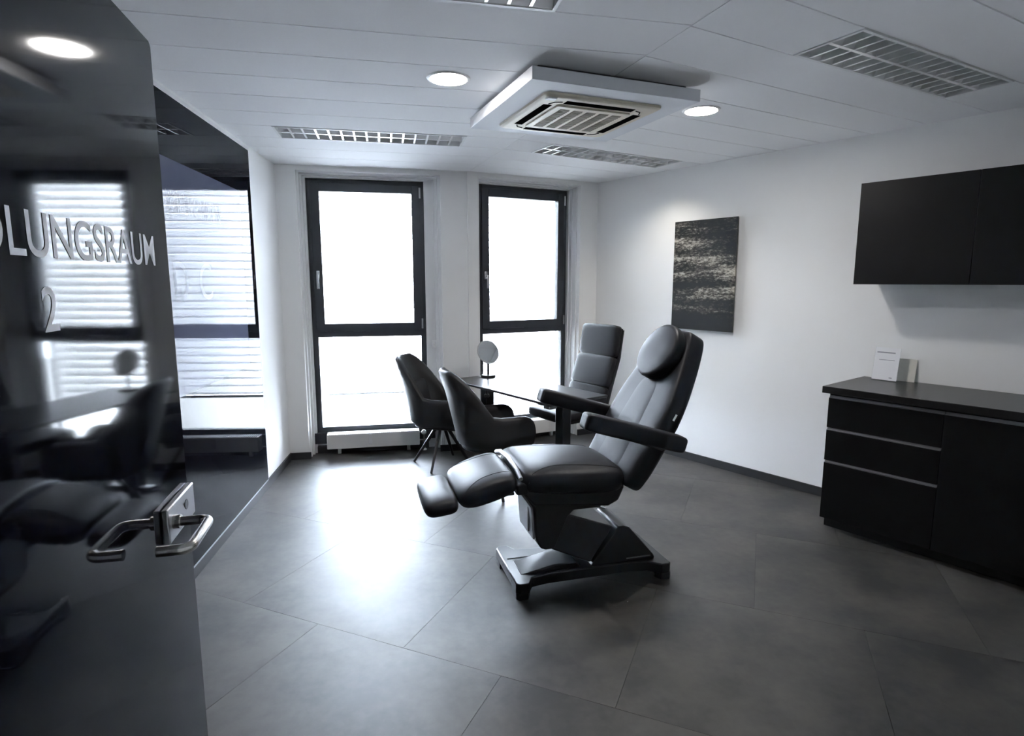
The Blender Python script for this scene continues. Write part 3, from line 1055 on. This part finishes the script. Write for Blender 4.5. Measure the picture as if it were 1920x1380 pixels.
def base_cabinet(t0, t1, label, drawers):
    root = thing('base_cabinet', label, 'cabinet', rw(t0), A_WR, group='black base cabinets')
    W = t1 - t0
    g = 0.0018
    MB().box(0, W, -D_B + 0.02, -0.004, HB, HT).build('carcass', 'cab_edge', root, smooth=0)
    MB().box(0.0, W, -D_B + 0.075, -0.02, 0.0, HB).build('plinth', 'cab_edge', root, smooth=0)
    zs = [(HB - 0.02, 0.432), (0.450, 0.640), (0.658, 0.842)] if drawers else [(HB - 0.02, 0.842)]
    for (z0, z1) in zs:
        d = MB().box(g, W - g, -D_B, -D_B + 0.019, z0, z1).build('drawer' if drawers else 'cabinet_door', 'cab_black', root, 0.0012)
        MB().sideprism([(0, z1), (0.018, z1), (0.018, z1 + 0.016), (0.014, z1 + 0.016), (0.014, z1 + 0.003), (0, z1 + 0.003)], 0, W - 2 * g, Matrix(((0, 1, 0, g), (1, 0, 0, -D_B), (0, 0, 1, 0), (0, 0, 0, 1)))).build('grip_profile', 'alu_dull', d, smooth=0)
    return root


base_cabinet(-1.585, -0.985, 'black base cabinet with three drawers, at the left end of the worktop', True)
base_cabinet(-0.985, -0.385, 'black base cabinet with one plain door, right of the drawer cabinet', False)
base_cabinet(-0.385, 0.215, 'black base cabinet at the far right end, mostly out of the frame', False)
wt = MB().box(-1.615, 0.24, -0.612, -0.002, HT, 0.915).build('worktop', 'worktop', None, 0.0025)
wt.location = rw(0)
wt.rotation_euler = (0, 0, A_WR)
tag(wt, 'long dark grey worktop lying on the black base cabinets', 'worktop')


def wall_cabinet(t0, t1, label):
    root = thing('wall_cabinet', label, 'cabinet', rw(t0, 0, 1.537), A_WR, group='black wall cabinets')
    W = t1 - t0
    MB().box(0, W, -D_W + 0.02, -0.002, 0.022, 0.604).build('carcass', 'cab_edge', root, smooth=0)
    MB().box(0.0015, W - 0.0015, -D_W, -D_W + 0.019, 0.0, 0.604).build('cabinet_door', 'cab_black', root, 0.0012)
    MB().box(0.0015, W - 0.0015, -D_W + 0.001, -D_W + 0.016, -0.004, 0.0).build('grip_profile', 'black_plastic', root)
    return root


wall_cabinet(-1.594, -1.002, 'black wall cabinet nearest the picture, leftmost above the worktop')
wall_cabinet(-1.002, -0.402, 'black wall cabinet cut off by the right edge of the frame')

# ------------------------------------------------------------------ sign on the worktop
sg = thing('counter_sign', 'white upright card in clear holder on the left end of the worktop', 'sign', rw(-1.46, 0.10, 0.915), A_WR + R(-4))
LM = TR(0, 0, 0, rx=R(-8))
card = MB().box(-0.074, 0.074, -0.002, 0.0, 0.004, 0.215, LM).build('card', 'paper', sg, smooth=0)
MB().box(-0.076, 0.076, -0.006, 0.045, 0.0, 0.004).build('holder_foot', 'pane_glass', sg)
MB().box(-0.076, 0.076, 0.0004, 0.0024, 0.004, 0.215, LM).build('holder_back', 'pane_glass', sg)
MB().box(-0.062, 0.046, -0.0026, -0.002, 0.178, 0.186, LM).build('heading_line', 'print_grey', card)
MB().box(-0.045, 0.048, -0.0026, -0.002, 0.132, 0.136, LM).build('text_line', 'print_grey', card)
MB().box(0.028, 0.046, -0.0026, -0.002, 0.018, 0.024, LM).build('small_mark', 'print_grey', card)
s2 = thing('leaning_card', 'small beige card leaning on the wall behind the white counter sign', 'card', rw(-1.365, 0.028, 0.915), A_WR)
MB().box(-0.055, 0.055, -0.0015, 0.0015, 0.0, 0.145, TR(rx=R(-9))).build('sheet', 'paper_beige', s2, smooth=0)


# ------------------------------------------------------------------ ceiling lights
def louver_light(ang, row0, k, s0, s1, label):
    """recessed two-row louvre light; local x along the light, y across"""
    u = Vector((math.cos(ang), math.sin(ang), 0))
    v = Vector((-math.sin(ang), math.cos(ang), 0))
    c = u * ((s0 + s1) / 2) + v * (row0 + (k + 0.5) * ROW)
    root = thing('louver_light', label, 'ceiling light', (c.x, c.y, CZ), ang, group='louvre lights in the ceiling')
    L, W = (s1 - s0) / 2 - 0.002, ROW / 2 - 0.003
    h = 0.062
    fw = 0.014
    m = MB()
    m.box(-L, L, -W, -W + fw, -0.004, 0.004)
    m.box(-L, L, W - fw, W, -0.004, 0.004)
    m.box(-L, -L + fw, -W + fw, W - fw, -0.004, 0.004)
    m.box(L - fw, L, -W + fw, W - fw, -0.004, 0.004)
    m.build('frame', 'white_trim', root)
    m = MB()
    m.box(-L, L, -W, W, h + 0.01, h + 0.013)
    m.box(-L, L, -W, -W + 0.003, 0.004, h + 0.01)
    m.box(-L, L, W - 0.003, W, 0.004, h + 0.01)
    m.box(-L, -L + 0.003, -W + 0.003, W - 0.003, 0.004, h + 0.01)
    m.box(L - 0.003, L, -W + 0.003, W - 0.003, 0.004, h + 0.01)
    m.build('housing', 'louver_alu', root, smooth=0)
    xi, wi = L - fw, W - fw
    # curved mirror flanks and the middle spine
    for y0, y1 in ((-wi, -wi + 0.030), (wi, wi - 0.030), (-0.008, -0.030), (0.008, 0.030)):
        pr = [(y0, 0.001), (y0 + (y1 - y0) * 0.25, 0.022), (y0 + (y1 - y0) * 0.6, 0.042), (y1, 0.056), (y1, 0.058), (y0, 0.058)]
        M_ = Matrix(((0, 0, 1, 0), (1, 0, 0, 0), (0, 1, 0, 0), (0, 0, 0, 1)))
        MB().prism(pr, -xi, xi, M_).build('mirror_flank', 'louver_alu', root, smooth=60)
    MB().box(-xi, xi, -0.008, 0.008, -0.001, 0.02).build('spine', 'louver_alu', root)
    for y in (-wi / 2 - 0.004, wi / 2 + 0.004):
        MB().tube([(-xi + 0.02, y, 0.05), (xi - 0.02, y, 0.05)], 0.008, 10).build('lamp_tube', 'lamp_tube', root)
    # cross blades: wedge shaped
    bl = MB()
    pr = [(-0.0012, 0.034), (-0.006, -0.0005), (0.006, -0.0005), (0.0012, 0.034)]
    bl.sideprism(pr, 0.0085, wi)
    me = bl.mesh('louver_blade', 0)
    me.materials.append(MATS['louver_alu'])
    n = 15
    for sgn in (0, 1):
        for i in range(1, n):
            o = bpy.data.objects.new('louver_blade', me)
            COL.objects.link(o)
            o.parent = root
            o.location = (-xi + 2 * xi * i / n, 0, 0)
            if sgn:
                o.rotation_euler = (0, 0, math.pi)
    return root


louver_light(AZL, ROWL, 5, *LT_S, 'long louvred ceiling light in front of the left window')
louver_light(AZL, ROWL, -2, *TT_S, 'louvred ceiling light cut off by the top edge of the frame')
louver_light(AZR, ROWR, -1, *RT_S, 'large louvred ceiling light above the wall cabinets')
mt = louver_light(AZR, ROWR, 6, *RT_S, 'louvred ceiling light between the air conditioner and right wall')


def downlight(x, y, label):
    root = thing('downlight', label, 'ceiling light', (x, y, CZ), 0, group='round downlights')
    MB().lathe([(0.088, -0.006), (0.098, -0.005), (0.104, 0.0), (0.088, 0.0), (0.088, -0.006)], 40, caps=False).build('ring', 'white_trim', root)
    MB().lathe([(0.001, -0.005), (0.087, -0.005), (0.087, -0.002), (0.001, -0.002)], 40).build('diffuser', 'lamp_glow', root)
    return root


downlight(-0.30, 2.942, 'round glowing downlight left of the air conditioner')
downlight(1.062, 3.466, 'round glowing downlight right of the air conditioner')

# ------------------------------------------------------------------ ceiling air conditioner
ac = thing('air_conditioner', 'square beige ceiling cassette air conditioner in a white boxed surround', 'air conditioner', (0.340, 3.280, 2.42), R(21.5))
b2 = 0.447
MB().box(-b2, b2, -b2, b2, 0.0, 0.056).build('surround', 'ac_box', ac, 0.002)
MB().box(-b2 + 0.05, b2 - 0.05, -b2 + 0.05, b2 - 0.05, 0.056, 0.079).build('mounting_box', 'ceiling_void', ac)


def rrect(h, r, n=6):
    p = []
    for cx, cy, a0 in ((h - r, h - r, 0), (-h + r, h - r, 90), (-h + r, -h + r, 180), (h - r, -h + r, 270)):
        for i in range(n + 1):
            a = R(a0 + 90 * i / n)
            p.append((cx + r * math.cos(a), cy + r * math.sin(a)))
    return p


fp = MB().loft([[(x, y, z) for x, y in rrect(h, r)] for h, r, z in ((0.325, 0.035, 0.0), (0.323, 0.035, -0.010), (0.312, 0.035, -0.016), (0.300, 0.035, -0.018))]).build('fascia', 'ac_beige', ac, smooth=50)
gr = MB().prism(rrect(0.208, 0.012), -0.026, -0.017).build('grille_frame', 'ac_beige', ac, 0.003)
for i in range(5):
    x = -0.148 + i * 0.074
    st = MB().box(x - 0.026, x + 0.026, -0.170, 0.170, -0.0272, -0.0255).build('grille_field', 'ac_grille', gr)
    fm = MB()
    for j in range(16):
        yy = -0.16 + j * 0.0208
        fm.box(x - 0.0255, x + 0.0255, yy, yy + 0.007, -0.0295, -0.0272)
    fm.build('grille_fins', 'ac_grille', st, smooth=0)['kind'] = 'stuff'
for i in range(4):
    Mz = Matrix.Rotation(R(90 * i), 4, 'Z')
    MB().box(-0.190, 0.190, -0.276, -0.232, -0.0200, -0.0165, Mz).build('air_slot', 'ac_slot', fp)
    MB().tube([(-0.205, -0.256, -0.0185), (-0.240, -0.240, -0.0185), (-0.256, -0.205, -0.0185)], 0.003, 6, Mz).build('corner_groove', 'ac_slot', fp)
MB().box(-0.305, -0.255, -0.305, -0.27, -0.024, -0.015).build('corner_cap', 'white_trim', fp, 0.004)

# the lamp inside the right-hand louvre light that washes the wall by the picture
sp = bpy.data.lights.new('louver_lamp', 'SPOT')
sp.energy = 9
sp.color = (1.0, 0.93, 0.80)
sp.spot_size = R(125)
sp.spot_blend = 0.9
sp.shadow_soft_size = 0.03
so = bpy.data.objects.new('louver_lamp', sp)
COL.objects.link(so)
so.parent = mt
so.location = (0.42, 0, -0.012)
